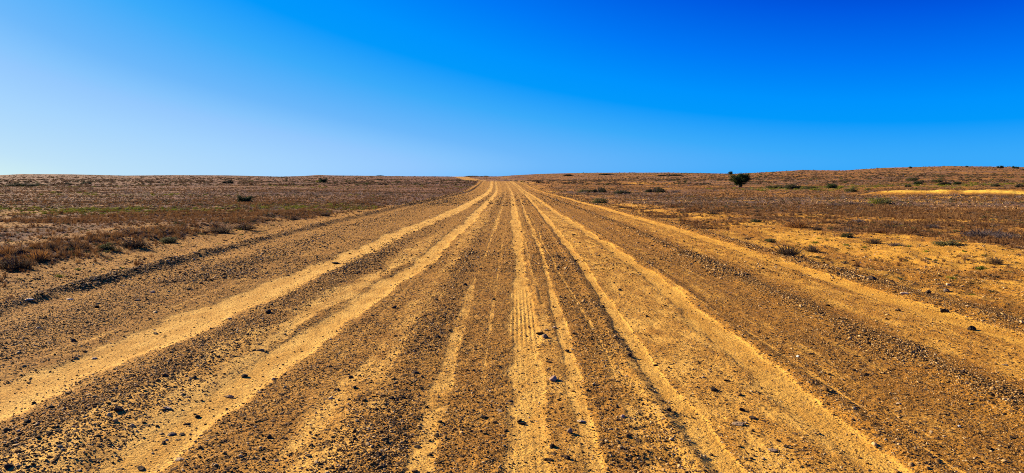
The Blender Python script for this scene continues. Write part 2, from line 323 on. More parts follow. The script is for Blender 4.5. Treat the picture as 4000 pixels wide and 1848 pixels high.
STONES = [
(-3.293, 4.818, 0.061, 'flat', 'dark', 'dark flat stone at the lower edge of the leftmost pale track'),
(-3.709, 5.809, 0.059, 'flat', 'pale', 'pale flat stone lying inside the leftmost pale track'),
(-2.655, 4.366, 0.072, 'lump', 'dark', 'biggest dark stone in the gravel between the two left tracks'),
(-2.359, 4.444, 0.060, 'flat', 'pale', 'pale brick-like stone in the sandy patch between the two left tracks'),
(-2.078, 4.772, 0.086, 'sliver', 'tan', 'long thin tan stone lying across the sandy patch'),
(-2.121, 4.225, 0.053, 'sliver', 'dark', 'long dark stone pointing up the second left track'),
(-2.111, 4.356, 0.038, 'lump', 'dark', 'round dark stone just behind the long dark stone in the second left track'),
(-2.130, 4.055, 0.058, 'flat', 'grey', 'grey wide stone in the little heap beside the second left track'),
(-2.071, 4.063, 0.042, 'flat', 'dark', 'dark flat stone at the right of the little heap'),
(-2.116, 3.921, 0.031, 'lump', 'dark', 'small dark stone in front of the little heap'),
(-2.205, 4.067, 0.035, 'flat', 'tan', 'tan stone at the left of the little heap'),
(-1.894, 3.673, 0.050, 'flat', 'pale', 'pale stone in the second left track near the bottom edge'),
(-2.063, 3.575, 0.057, 'flat', 'dark', 'low dark broken stone in the second left track at the bottom'),
(-1.495, 3.976, 0.032, 'tall', 'dark', 'upright dark stone right of the second left track near the bottom'),
(-2.492, 5.123, 0.040, 'lump', 'dark', 'round dark stone on the brown patch beside the second left track'),
(-2.725, 5.130, 0.048, 'lump', 'dark', 'dark stone in the gravel left of the brown patch'),
(-4.229, 6.323, 0.059, 'lump', 'dark', 'dark stone in the gravel above the leftmost track'),
(-4.994, 7.911, 0.055, 'tall', 'dark', 'dark upright stone between the left windrow and the leftmost track'),
(-2.825, 7.611, 0.077, 'lump', 'dark', 'dark stone on the gravel strip between the two left tracks, upper part'),
(-2.304, 6.001, 0.070, 'sliver', 'tan', 'thin tan stone beside the upper second left track'),
(-2.163, 5.272, 0.054, 'lump', 'dark', 'dark stone at the left rim of the second left track'),
(-1.893, 5.176, 0.041, 'lump', 'pale', 'pale round stone at the right rim of the second left track'),
(-1.882, 4.854, 0.042, 'flat', 'tan', 'tan stone at the right rim of the second left track, below the pale round one'),
(-3.251, 12.256, 0.171, 'flat', 'dark', 'large flat black stone far up the strip between the two left tracks'),
(-3.671, 6.747, 0.063, 'flat', 'dark', 'dark flat chip in the middle of the leftmost pale track'),
(-6.112, 8.351, 0.136, 'flat', 'pale', 'large pale flat stone on the left windrow at the view edge'),
(-5.745, 8.565, 0.113, 'flat', 'pale', 'pale flat stone on the left windrow further along'),
(-4.887, 8.956, 0.063, 'lump', 'pale', 'small pale stone on the gravel inside the left windrow'),
(-4.775, 8.401, 0.085, 'flat', 'grey', 'grey stone in the gravel inside the left windrow'),
(-4.505, 9.218, 0.064, 'lump', 'dark', 'dark pebble in the gravel halfway to the leftmost track'),
(-1.168, 3.694, 0.044, 'flat', 'dark', 'broken dark stone in the pale gravel at the bottom left of centre'),
(-0.776, 5.258, 0.066, 'flat', 'dark', 'largest dark stone left of the narrow centre streak'),
(-0.552, 3.810, 0.051, 'flat', 'dark', 'dark stone at the foot of the narrow centre streak'),
(-0.758, 3.656, 0.046, 'lump', 'dark', 'dark stone near the bottom edge left of the narrow centre streak'),
(-0.712, 3.523, 0.048, 'flat', 'dark', 'black flat stone at the bottom edge below another dark stone'),
(-0.186, 4.308, 0.051, 'flat', 'dark', 'dark flat stone left of the tyre-print track near the bottom'),
(-0.084, 4.434, 0.046, 'flat', 'pale', 'pale flat stone beside the tyre-print track near the bottom'),
(-0.009, 4.632, 0.040, 'flat', 'dark', 'small dark flat stone in the tyre-print track'),
(0.331, 6.517, 0.076, 'lump', 'tan', 'tan rounded stone right of the tyre-print track with a black chip'),
(0.292, 6.668, 0.104, 'sliver', 'dark', 'black chip beside the tan rounded stone right of the tyre-print track'),
(0.355, 6.838, 0.053, 'flat', 'tan', 'small tan stone above the black chip'),
(0.450, 6.956, 0.049, 'lump', 'pale', 'small pale round stone right of the small tan stone'),
(0.323, 5.136, 0.069, 'lump', 'pink', 'pinkish pale stone, largest right of the tyre-print track'),
(0.457, 4.248, 0.060, 'flat', 'pale', 'pale slab in the yellow streak near the bottom'),
(0.362, 4.042, 0.042, 'tall', 'tan', 'tan upright stone casting a shadow near the bottom'),
(0.240, 3.836, 0.040, 'lump', 'dark', 'dark stone below the tan upright stone'),
(0.312, 3.656, 0.038, 'lump', 'dark', 'dark stone near the bottom edge right of the tyre-print track'),
(0.214, 3.646, 0.038, 'flat', 'dark', 'flat dark stone left of another dark stone at the bottom edge'),
(0.067, 4.207, 0.067, 'sliver', 'dark', 'thin dark stone lying across the tyre-print track'),
(-0.729, 6.434, 0.060, 'lump', 'dark', 'dark stone in the coarse patch above the narrow centre streak'),
(-0.783, 4.665, 0.040, 'lump', 'dark', 'dark stone, right one of a pair left of the narrow centre streak'),
(-0.862, 4.632, 0.044, 'lump', 'dark', 'dark stone, left one of a pair left of the narrow centre streak'),
(-1.185, 4.896, 0.039, 'lump', 'dark', 'dark stone in the pale gravel between the second left track and the centre'),
(-1.302, 4.872, 0.035, 'lump', 'dark', 'dark stone just left of another in the pale gravel'),
(-1.278, 5.170, 0.037, 'lump', 'dark', 'dark pebble behind the two stones in the pale gravel'),
(-0.689, 9.654, 0.067, 'lump', 'dark', 'dark stone far up the centre gravel'),
(-0.234, 8.595, 0.053, 'lump', 'dark', 'dark stone far up the centre gravel beside the tyre-print track'),
(1.115, 8.098, 0.063, 'lump', 'dark', 'dark stone at the left rim of the narrow yellow track'),
(1.520, 9.281, 0.058, 'lump', 'dark', 'dark stone right of the narrow yellow track, farthest one'),
(0.505, 6.001, 0.047, 'lump', 'dark', 'dark stone on the corrugated strip'),
(0.318, 5.637, 0.057, 'flat', 'dark', 'dark flat stone between the tyre-print track and the corrugated strip'),
(1.042, 5.809, 0.050, 'lump', 'dark', 'dark stone on the corrugated strip by the narrow yellow track'),
(1.603, 4.308, 0.058, 'flat', 'dark', 'dark flat stone in the broad pale zone on the right, biggest there'),
(1.577, 4.444, 0.039, 'lump', 'dark', 'dark stone just above the biggest flat one in the broad pale zone'),
(1.470, 4.202, 0.083, 'flat', 'tan', 'flat tan slab half buried in the broad pale zone'),
(1.525, 4.225, 0.027, 'lump', 'pale', 'small whitish stone at the right end of the tan slab'),
(1.529, 3.777, 0.060, 'flat', 'tan', 'tan wedge stone with a dark side near the bottom right of centre'),
(1.625, 3.828, 0.030, 'lump', 'dark', 'dark pebble beside the tan wedge stone'),
(1.513, 4.872, 0.058, 'lump', 'dark', 'dark lump in the broad pale zone, middle part'),
(1.681, 5.097, 0.048, 'flat', 'dark', 'dark flat pebble in the broad pale zone, upper part'),
(2.705, 5.904, 0.060, 'flat', 'dark', 'dark flat pebble on the brown gravel right of the wheel tracks'),
(2.540, 5.809, 0.032, 'lump', 'white', 'tiny white stone on the brown gravel'),
(2.396, 4.594, 0.043, 'flat', 'dark', 'dark flat stone at the right rim of the rightmost wheel track'),
(2.742, 4.600, 0.040, 'flat', 'pale', 'pale flat stone on the right brown gravel'),
(3.604, 5.210, 0.057, 'lump', 'dark', 'biggest dark stone in the dark stony line on the right'),
(2.876, 4.162, 0.023, 'lump', 'white', 'small white stone in the lower right gravel'),
(3.760, 6.055, 0.052, 'lump', 'dark', 'dark stone on the upper part of the dark stony line'),
(5.425, 9.958, 0.131, 'lump', 'dark', 'dark rock on the right windrow, nearest to the dry bush'),
(6.655, 10.070, 0.070, 'lump', 'pale', 'small pale stone on the right verge sand'),
(6.204, 9.436, 0.095, 'lump', 'grey', 'grey stone below the small pale one on the right verge sand'),
(5.604, 8.873, 0.076, 'tall', 'dark', 'dark upright stone on the right windrow'),
(5.212, 8.752, 0.116, 'flat', 'pale', 'pale stone on the right windrow'),
(4.174, 5.528, 0.048, 'flat', 'tan', 'tan flat stone near the right edge of the view'),
(3.090, 3.993, 0.035, 'flat', 'dark', 'dark stone in the bottom right corner gravel'),
(1.521, 5.190, 0.029, 'lump', 'pale', 'little pale stone in the broad pale zone'),
(1.067, 4.424, 0.042, 'lump', 'dark', 'dark stone heading the coarse line left of the narrow yellow track'),
(0.741, 4.332, 0.038, 'lump', 'pink', 'pinkish stone on the lower corrugated strip'),
(5.059, 7.688, 0.090, 'lump', 'dark', 'dark rock beyond the pale one along the right windrow'),
(4.775, 6.816, 0.090, 'lump', 'dark', 'dark cluster rock inside the right windrow near the view edge'),
(4.591, 7.832, 0.067, 'lump', 'dark', 'dark stone on the road side of the right windrow'),
(-1.429, 7.986, 0.056, 'lump', 'dark', 'dark stone between the second left track and the narrow streak, upper part'),
(-3.206, 4.516, 0.046, 'flat', 'dark', 'dark flat stone in the gravel below the leftmost track at left'),
(-3.140, 4.202, 0.040, 'lump', 'dark', 'dark stone in the stony strip at the lower left'),
(-2.734, 3.498, 0.045, 'lump', 'dark', 'dark stone in the bottom left corner'),
(-2.361, 3.511, 0.031, 'flat', 'pale', 'small pale stone at the bottom edge on the left'),
(-2.810, 4.009, 0.048, 'flat', 'dark', 'dark flat stone in the stony strip above the bottom left corner'),
]

# ================================================================ Blender
import bpy, time
rng = np.random.default_rng(7)
SC = bpy.context.scene
COL = SC.collection

def tag(o, label=None, cat=None, group=None, kind=None):
    if label: o['label'] = label
    if cat: o['category'] = cat
    if group: o['group'] = group
    if kind: o['kind'] = kind
    return o

def mesh_np(name, V, F, mats=(), attrs=None, smooth=True, mat_idx=None):
    me = bpy.data.meshes.new(name)
    V = np.asarray(V, np.float32); F = np.asarray(F, np.int32)
    me.vertices.add(len(V)); me.vertices.foreach_set('co', V.ravel())
    if len(F):
        k = F.shape[1]
        me.loops.add(F.size); me.loops.foreach_set('vertex_index', F.ravel())
        me.polygons.add(len(F)); me.polygons.foreach_set('loop_start', np.arange(0, F.size, k, dtype=np.int32))
        try: me.polygons.foreach_set('loop_total', np.full(len(F), k, np.int32))
        except Exception: pass
    for mt in mats: me.materials.append(mt)
    if mat_idx is not None: me.polygons.foreach_set('material_index', np.asarray(mat_idx, np.int32))
    for an, (ty, arr) in (attrs or {}).items():
        a = me.attributes.new(an, ty, 'POINT')
        a.data.foreach_set({'FLOAT_COLOR': 'color', 'FLOAT': 'value', 'FLOAT_VECTOR': 'vector', 'INT': 'value'}[ty], np.asarray(arr).ravel())
    me.update(calc_edges=True)
    if smooth and len(F): me.polygons.foreach_set('use_smooth', np.ones(len(F), bool))
    return me

def link(name, me, parent=None):
    o = bpy.data.objects.new(name, me); COL.objects.link(o)
    if parent: o.parent = parent
    return o

# ---------------------------------------------------------------- material helper
class NT:
    def __init__(s, name):
        s.m = bpy.data.materials.new(name); s.m.use_nodes = True
        s.t = s.m.node_tree; s.t.nodes.clear()
        s.out = s.t.nodes.new('ShaderNodeOutputMaterial'); s.b = s.t.nodes.new('ShaderNodeBsdfPrincipled')
        s.t.links.new(s.b.outputs[0], s.out.inputs[0])
        s.b.inputs['Specular IOR Level'].default_value = 0.15; s.b.inputs['Roughness'].default_value = 0.95
    def n(s, ty, **kw):
        nd = s.t.nodes.new(ty)
        for k, v in kw.items(): setattr(nd, k, v)
        return nd
    def l(s, a, b): s.t.links.new(a, b)
    def inp(s, sock, v):
        if hasattr(v, 'is_output') or isinstance(v, bpy.types.NodeSocket): s.l(v, sock)
        else: sock.default_value = v
    def mix(s, f, a, b):
        nd = s.n('ShaderNodeMix', data_type='RGBA'); nd.clamp_factor = True
        def c(v): return v if isinstance(v, bpy.types.NodeSocket) else (*v, 1)
        s.inp(nd.inputs[0], f); s.inp(nd.inputs[6], c(a)); s.inp(nd.inputs[7], c(b)); return nd.outputs[2]
    def math(s, op, a, b=0.0, clamp=False):
        nd = s.n('ShaderNodeMath', operation=op, use_clamp=clamp); s.inp(nd.inputs[0], a); s.inp(nd.inputs[1], b); return nd.outputs[0]
    def ss(s, v, a, b):
        nd = s.n('ShaderNodeMapRange', interpolation_type='SMOOTHSTEP'); s.inp(nd.inputs[0], v)
        if a <= b: nd.inputs[1].default_value = a; nd.inputs[2].default_value = b
        else: nd.inputs[1].default_value = b; nd.inputs[2].default_value = a; nd.inputs[3].default_value = 1; nd.inputs[4].default_value = 0
        return nd.outputs[0]
    def noise(s, scale, detail=3, vec=None, rough=0.55):
        nd = s.n('ShaderNodeTexNoise'); nd.inputs['Scale'].default_value = scale; nd.inputs['Detail'].default_value = detail
        nd.inputs['Roughness'].default_value = rough
        if vec is not None: s.l(vec, nd.inputs['Vector'])
        return nd.outputs['Fac']
    def vor(s, scale, vec=None, rnd=1.0):
        nd = s.n('ShaderNodeTexVoronoi'); nd.inputs['Scale'].default_value = scale; nd.inputs['Randomness'].default_value = rnd
        if vec is not None: s.l(vec, nd.inputs['Vector'])
        return nd.outputs['Distance'], nd.outputs['Color']
    def ramp(s, f, stops):
        nd = s.n('ShaderNodeValToRGB'); cr = nd.color_ramp
        while len(cr.elements) < len(stops): cr.elements.new(0.5)
        for e, (p, c) in zip(cr.elements, stops): e.position = p; e.color = (*c, 1)
        s.l(f, nd.inputs[0]); return nd.outputs[0]
    def vec(s, scale=(1, 1, 1)):
        tc = s.n('ShaderNodeTexCoord'); mp = s.n('ShaderNodeMapping'); mp.inputs['Scale'].default_value = scale
        s.l(tc.outputs['Object'], mp.inputs[0]); return mp.outputs[0]
    def attr(s, name):
        a = s.n('ShaderNodeAttribute', attribute_name=name); sp = s.n('ShaderNodeSeparateColor'); s.l(a.outputs['Color'], sp.inputs[0])
        return sp.outputs[0], sp.outputs[1], sp.outputs[2], a.outputs['Alpha']
    def bump(s, h, strength, dist, prev=None):
        nd = s.n('ShaderNodeBump'); nd.inputs['Strength'].default_value = strength; nd.inputs['Distance'].default_value = dist
        s.l(h, nd.inputs['Height'])
        if prev is not None: s.l(prev, nd.inputs['Normal'])
        return nd.outputs[0]

# ---------------------------------------------------------------- soil material
def soil_material(name):
    N = NT(name)
    v = N.vec((1, 1, 1)); vs = N.vec((1, .35, 1))
    sand, coarse, green, grey = N.attr('cover')
    right, damp, bright, veg = N.attr('soil')
    n_big = N.noise(0.35, 4, v); n_mid = N.noise(2.2, 5, v, .6); n_str = N.noise(5, 4, vs, .6)
    n_fine = N.noise(38, 4, v, .65); n_grit = N.noise(170, 2, v, .6)
    # bare gravelly soil
    soilL = N.mix(N.ss(n_mid, .3, .7), (.275, .125, .020), (.40, .20, .034))
    soilR = N.mix(N.ss(n_mid, .3, .7), (.28, .113, .011), (.41, .182, .018))
    soil = N.mix(right, soilL, soilR)
    soil = N.mix(N.math('MULTIPLY', damp, .75), soil, (.22, .098, .014))
    scrubL = N.mix(N.ss(n_big, .35, .65), (.10, .044, .025), (.175, .080, .044))
    scrubR = N.mix(N.ss(n_big, .35, .65), (.14, .060, .018), (.225, .10, .026))
    soil = N.mix(N.ss(veg, .15, .8), soil, N.mix(right, scrubL, scrubR))
    soil = N.mix(N.math('MULTIPLY', grey, .65), soil, (.14, .098, .078))
    soil = N.mix(N.math('MULTIPLY', green, .6), soil, (.09, .085, .022))
    # blown / wheel-worn sand
    sandL = N.mix(N.ss(n_str, .35, .65), (.44, .228, .040), (.58, .335, .072))
    sandR = N.mix(N.ss(n_str, .35, .65), (.40, .185, .020), (.53, .27, .032))
    sandc = N.mix(right, sandL, sandR)
    sandc = N.mix(bright, sandc, (.68, .42, .05))
    f = N.math('ADD', sand, N.math('MULTIPLY', N.math('SUBTRACT', n_str, .5), .9))
    f = N.math('ADD', f, N.math('MULTIPLY', N.math('SUBTRACT', n_fine, .5), .7))
    sf = N.ss(f, .22, .72)
    col = N.mix(sf, soil, sandc)
    # fine grit mottling
    col = N.mix(N.math('MULTIPLY', N.ss(n_grit, .52, .35), .5), col, (.06, .034, .016))
    # embedded pebbles: 2 cm, and 7 cm clusters / cobbles
    inv = N.math('SUBTRACT', 1.0, sf)
    d1, c1 = N.vor(62, v); s1 = N.n('ShaderNodeSeparateColor'); N.l(c1, s1.inputs[0])
    peb = N.ss(d1, .50, .34)
    dens = N.math('ADD', N.math('MULTIPLY', inv, .50), N.math('MULTIPLY', coarse, .38))
    dens = N.math('ADD', dens, .05)
    dens = N.math('ADD', dens, N.math('MULTIPLY', N.math('SUBTRACT', n_mid, .5), .8))
    pick = N.math('LESS_THAN', s1.outputs[0], dens)
    pm = N.math('MULTIPLY', peb, pick)
    pcol = N.ramp(s1.outputs[1], [(0, (.03, .018, .009)), (.4, (.08, .045, .018)), (.68, (.17, .09, .03)), (.88, (.30, .18, .06)), (1, (.48, .34, .16))])
    col = N.mix(pm, col, pcol)
    d2, c2 = N.vor(17, v); s2 = N.n('ShaderNodeSeparateColor'); N.l(c2, s2.inputs[0])
    dens2 = N.math('ADD', N.math('MULTIPLY', inv, .34), N.math('MULTIPLY', coarse, .42))
    dens2 = N.math('ADD', dens2, N.math('MULTIPLY', N.math('SUBTRACT', n_mid, .52), .7))
    pm2 = N.math('MULTIPLY', N.ss(d2, .42, .25), N.math('LESS_THAN', s2.outputs[0], dens2))
    col = N.mix(N.math('MULTIPLY', pm2, .85), col, N.mix(s2.outputs[1], (.03, .02, .014), (.10, .058, .028)))
    # litter and dry mat under the scrub
    n_l = N.math('ADD', N.math('MULTIPLY', N.noise(1.4, 6, N.vec((1, 1.6, 1)), .72), .7), N.math('MULTIPLY', N.noise(.16, 5, N.vec((1, 1.8, 1)), .65), .3))
    lit = N.math('MULTIPLY', N.ss(n_l, .49, .58), N.ss(veg, .1, .7))
    col = N.mix(N.math('MULTIPLY', lit, .85), col, N.mix(green, N.mix(right, (.075, .036, .017), (.075, .036, .012)), (.032, .04, .008)))
    pal = N.math('MULTIPLY', N.ss(N.noise(2.7, 5, N.vec((1, 1.3, 1)), .75), .58, .68), N.ss(veg, .1, .7))
    col = N.mix(N.math('MULTIPLY', pal, .40), col, N.mix(right, (.33, .20, .135), (.34, .18, .06)))
    N.l(col, N.b.inputs['Base Color'])
    h = N.math('ADD', N.math('MULTIPLY', pm, .55), N.math('MULTIPLY', n_grit, .35))
    b = N.bump(h, 1.0, .016)
    b = N.bump(N.math('ADD', N.math('MULTIPLY', n_fine, .8), pm2), 1.0, .032, b)
    b = N.bump(N.math('MULTIPLY', N.noise(9, 4, v, .6), N.ss(sf, 1.0, .2)), .9, .05, b)
    b = N.bump(n_l, .9, .10, b) if False else b
    N.l(b, N.b.inputs['Normal'])
    N.b.inputs['Specular IOR Level'].default_value = 0.05
    return N.m

M_SOIL = soil_material('gravelly_desert_soil')

# ---------------------------------------------------------------- ground sheet (polar grid, fine near the viewpoint)
def build_ground():
    d = math.radians
    fine = np.arange(-43, 43.0001, 0.064)
    steps = []; a = 43.0; st = 0.08
    while a < 179.5:
        st = min(st * 1.12, 3.0); a += st; steps.append(min(a, 179.9))
    steps = np.array(steps)
    th = np.radians(np.concatenate([-steps[::-1], fine, steps]))
    rows = [0.05, .3, .6, .9, 1.2, 1.5, 1.8, 2.05, 2.25]
    r = 2.4
    while r < 12000:
        rows.append(r)
        dr = r * r * 0.62 / (667 * 1.6)
        if r > 60: dr = min(dr, max(2.2, r * 0.016))
        if r > 1500: dr = r * 0.15
        r += dr
    R = np.array(rows); nt, nr = len(th), len(R)
    X = (R[:, None] * np.sin(th)[None]).ravel(); Y = (R[:, None] * np.cos(th)[None]).ravel()
    RR = np.broadcast_to(np.maximum(np.gradient(R) , R * .0011)[:, None], (nr, nt)).ravel() * 0.7
    RR = np.maximum(RR, np.broadcast_to((R[:, None] * np.gradient(th)[None]), (nr, nt)).ravel())
    z, u, r_, m = ground(X, Y, RR)
    V = np.stack([X, Y, z], 1)
    i = np.arange(nr - 1)[:, None] * nt; j = np.arange(nt)[None]
    jn = (j + 1) % nt
    Q = np.stack([(i + j), (i + jn), (i + nt + jn), (i + nt + j)], -1).reshape(-1, 4)
    uq = u[Q].mean(1); yq = Y[Q].mean(1); rq = r_[Q].mean(1)
    isroad = (np.abs(uq) < 5.35 + 0.0 * yq) & (yq < 1100) & (yq > -120)
    ishill = (~isroad) & (rq > 260)
    cov = np.stack([m['sand'], m['coarse'], m['green'], m['grey']], 1)
    soi = np.stack([m['right'], m['damp'], m['bright'], m['veg']], 1)
    print('ground', V.shape, len(Q))
    for name, sel in (('road', isroad), ('ground', ~isroad & ~ishill), ('hills', ishill)):
        q = Q[sel]; used = np.unique(q); mp = np.full(len(V), -1, np.int32); mp[used] = np.arange(len(used))
        me = mesh_np(name, V[used], mp[q], [M_SOIL], {'cover': ('FLOAT_COLOR', cov[used]), 'soil': ('FLOAT_COLOR', soi[used])})
        tag(link(name, me), kind='structure')
build_ground()

# ---------------------------------------------------------------- scattering (uncountable stuff only)
def scatter_tree(name, coll):
    g = bpy.data.node_groups.new(name, 'GeometryNodeTree')
    g.interface.new_socket('Geometry', in_out='INPUT', socket_type='NodeSocketGeometry')
    g.interface.new_socket('Geometry', in_out='OUTPUT', socket_type='NodeSocketGeometry')
    n = g.nodes; L = g.links.new
    gi = n.new('NodeGroupInput'); go = n.new('NodeGroupOutput')
    iop = n.new('GeometryNodeInstanceOnPoints'); ci = n.new('GeometryNodeCollectionInfo')
    ci.inputs['Collection'].default_value = coll; ci.inputs['Separate Children'].default_value = True; ci.inputs['Reset Children'].default_value = True
    iop.inputs['Pick Instance'].default_value = True
    def na(nm, ty):
        a = n.new('GeometryNodeInputNamedAttribute'); a.data_type = ty; a.inputs['Name'].default_value = nm; return a.outputs['Attribute']
    L(gi.outputs[0], iop.inputs['Points']); L(ci.outputs[0], iop.inputs['Instance'])
    L(na('pick', 'INT'), iop.inputs['Instance Index']); L(na('rot', 'FLOAT_VECTOR'), iop.inputs['Rotation']); L(na('scl', 'FLOAT_VECTOR'), iop.inputs['Scale'])
    L(iop.outputs[0], go.inputs[0])
    return g

def protos(name, meshes):
    c = bpy.data.collections.new(name)
    for k, me in enumerate(meshes):
        c.objects.link(bpy.data.objects.new('%s_shape_%02d' % (name, k), me))
    return c

def scatter(name, coll, P, rot, scl, pick, label, cat):
    me = mesh_np(name, P, np.zeros((0, 4)), attrs={'rot': ('FLOAT_VECTOR', rot.astype(np.float32)), 'scl': ('FLOAT_VECTOR', scl.astype(np.float32)), 'pick': ('INT', pick.astype(np.int32))})
    o = link(name, me); tag(o, label, cat, kind='stuff')
    md = o.modifiers.new('scatter', 'NODES'); md.node_group = scatter_tree(name, coll)
    print(name, len(P)); return o

def ico(sub):
    bm_t = (1 + 5 ** .5) / 2
    v = [(-1, bm_t, 0), (1, bm_t, 0), (-1, -bm_t, 0), (1, -bm_t, 0), (0, -1, bm_t), (0, 1, bm_t), (0, -1, -bm_t), (0, 1, -bm_t), (bm_t, 0, -1), (bm_t, 0, 1), (-bm_t, 0, -1), (-bm_t, 0, 1)]
    f = [(0, 11, 5), (0, 5, 1), (0, 1, 7), (0, 7, 10), (0, 10, 11), (1, 5, 9), (5, 11, 4), (11, 10, 2), (10, 7, 6), (7, 1, 8), (3, 9, 4), (3, 4, 2), (3, 2, 6), (3, 6, 8), (3, 8, 9), (4, 9, 5), (2, 4, 11), (6, 2, 10), (8, 6, 7), (9, 8, 1)]
    v = [np.array(a) / np.linalg.norm(a) for a in v]
    for _ in range(sub):
        c = {}; nf = []
        def mid(a, b):
            k = (min(a, b), max(a, b))
            if k not in c:
                p = v[a] + v[b]; v.append(p / np.linalg.norm(p)); c[k] = len(v) - 1
            return c[k]
        for a, b, d in f:
            ab, bd, da = mid(a, b), mid(b, d), mid(d, a); nf += [(a, ab, da), (b, bd, ab), (d, da, bd), (ab, bd, da)]
        f = nf
    return np.array(v), np.array(f)

def stone_mesh(name, sub, dims, seed, mats, cuts=7):
    r = np.random.default_rng(seed); V, F = ico(sub)
    V = V.copy()
    for _ in range(cuts):                         # chip flat facets off a ball
        n = r.normal(size=3); n /= np.linalg.norm(n); d = r.uniform(.45, .85)
        s = V @ n; V -= np.maximum(s - d, 0)[:, None] * n * 0.92
    V += r.normal(size=V.shape) * .02
    V *= np.array(dims) * .5 / np.abs(V).max(0)
    return mesh_np(name, V, F, mats, smooth=False)

def stone_mat(name, stops, obj_random=True):
    N = NT(name)
    oi = N.n('ShaderNodeObjectInfo')
    c = N.ramp(oi.outputs['Random'], stops)
    v = N.vec(); nz = N.noise(14, 4, v, .65)
    c = N.mix(N.math('MULTIPLY', N.ss(nz, .45, .65), .25), c, (.20, .12, .045))
    N.l(c, N.b.inputs['Base Color']); N.b.inputs['Roughness'].default_value = .9; N.b.inputs['Specular IOR Level'].default_value = .08
    N.l(N.bump(N.noise(30, 4, v), .5, .02), N.b.inputs['Normal'])
    return N.m
M_GRAVEL = stone_mat('gravel_stone', [(0, (.020, .011, .005)), (.24, (.05, .026, .009)), (.50, (.16, .078, .018)), (.75, (.31, .165, .038)), (1, (.50, .34, .15))])

gcol = protos('gravel_piece', [stone_mesh('gravel_piece_%d' % k, 1, (1, rng.uniform(.6, .95), rng.uniform(.35, .7)), 200 + k, [M_GRAVEL], 8) for k in range(8)])

def scatter_points(n, r0, r1, powr, half=1.0):
    """radii with ground density falling as r**-powr"""
    n = int(n * 1.28); a = 2 - powr; q = rng.random(n)
    r = (r0 ** a + q * (r1 ** a - r0 ** a)) ** (1 / a)
    th = rng.uniform(-half * 1.02, half * 1.02, n)
    return r * np.sin(th), r * np.cos(th), r

def gravel(n, r0, r1, powr, size, seed):
    x, y, r = scatter_points(n, r0, r1, powr)
    n = len(x); z, u, r_, m = ground(x, y)
    p = 0.58 * (1 - m['sand']) ** 1.3 * (.45 + .9 * np.clip(fbm(x, y, .7, 3, 301) + .35, 0, 1)) + .66 * m["coarse"] + .03
    p = p * np.where(np.abs(u) > 6.3, .45, 1)
    p = np.where(np.abs(u) > 6.0, np.maximum(p, np.where(u < 0, .30, .2) + .9 * np.clip(fbm(x, y * 1.5, 1.1, 3, 311), 0, 1)), p)
    k = rng.random(n) < p
    x, y, z, r, c = x[k], y[k], z[k], r[k], m['coarse'][k]
    s = size * np.exp(rng.normal(0, .42, len(x))) * (1 + .35 * c)
    s = np.minimum(s, .07 if size < .04 else .11) * (1 + .3 * sstep(15, 60, r))
    return np.stack([x, y, z + s * .12], 1), s
Pg, Sg = [], []
for a in ((620000, 2.3, 14, 1.1, .0085, 1), (330000, 11, 60, 1.6, .020, 2), (150000, 40, 230, 1.6, .055, 4), (9000, 2.3, 18, .8, .020, 3)):
    p_, s_ = gravel(*a); Pg.append(p_); Sg.append(s_)
Pg = np.concatenate(Pg); Sg = np.concatenate(Sg)
rot = np.stack([rng.normal(0, .25, len(Pg)), rng.normal(0, .25, len(Pg)), rng.uniform(0, 6.283, len(Pg))], 1)
scatter('gravel', gcol, Pg, rot, np.repeat(Sg[:, None], 3, 1), rng.integers(0, 8, len(Pg)),
        'loose dark and tan gravel strewn over the dirt road and its verges', 'gravel')

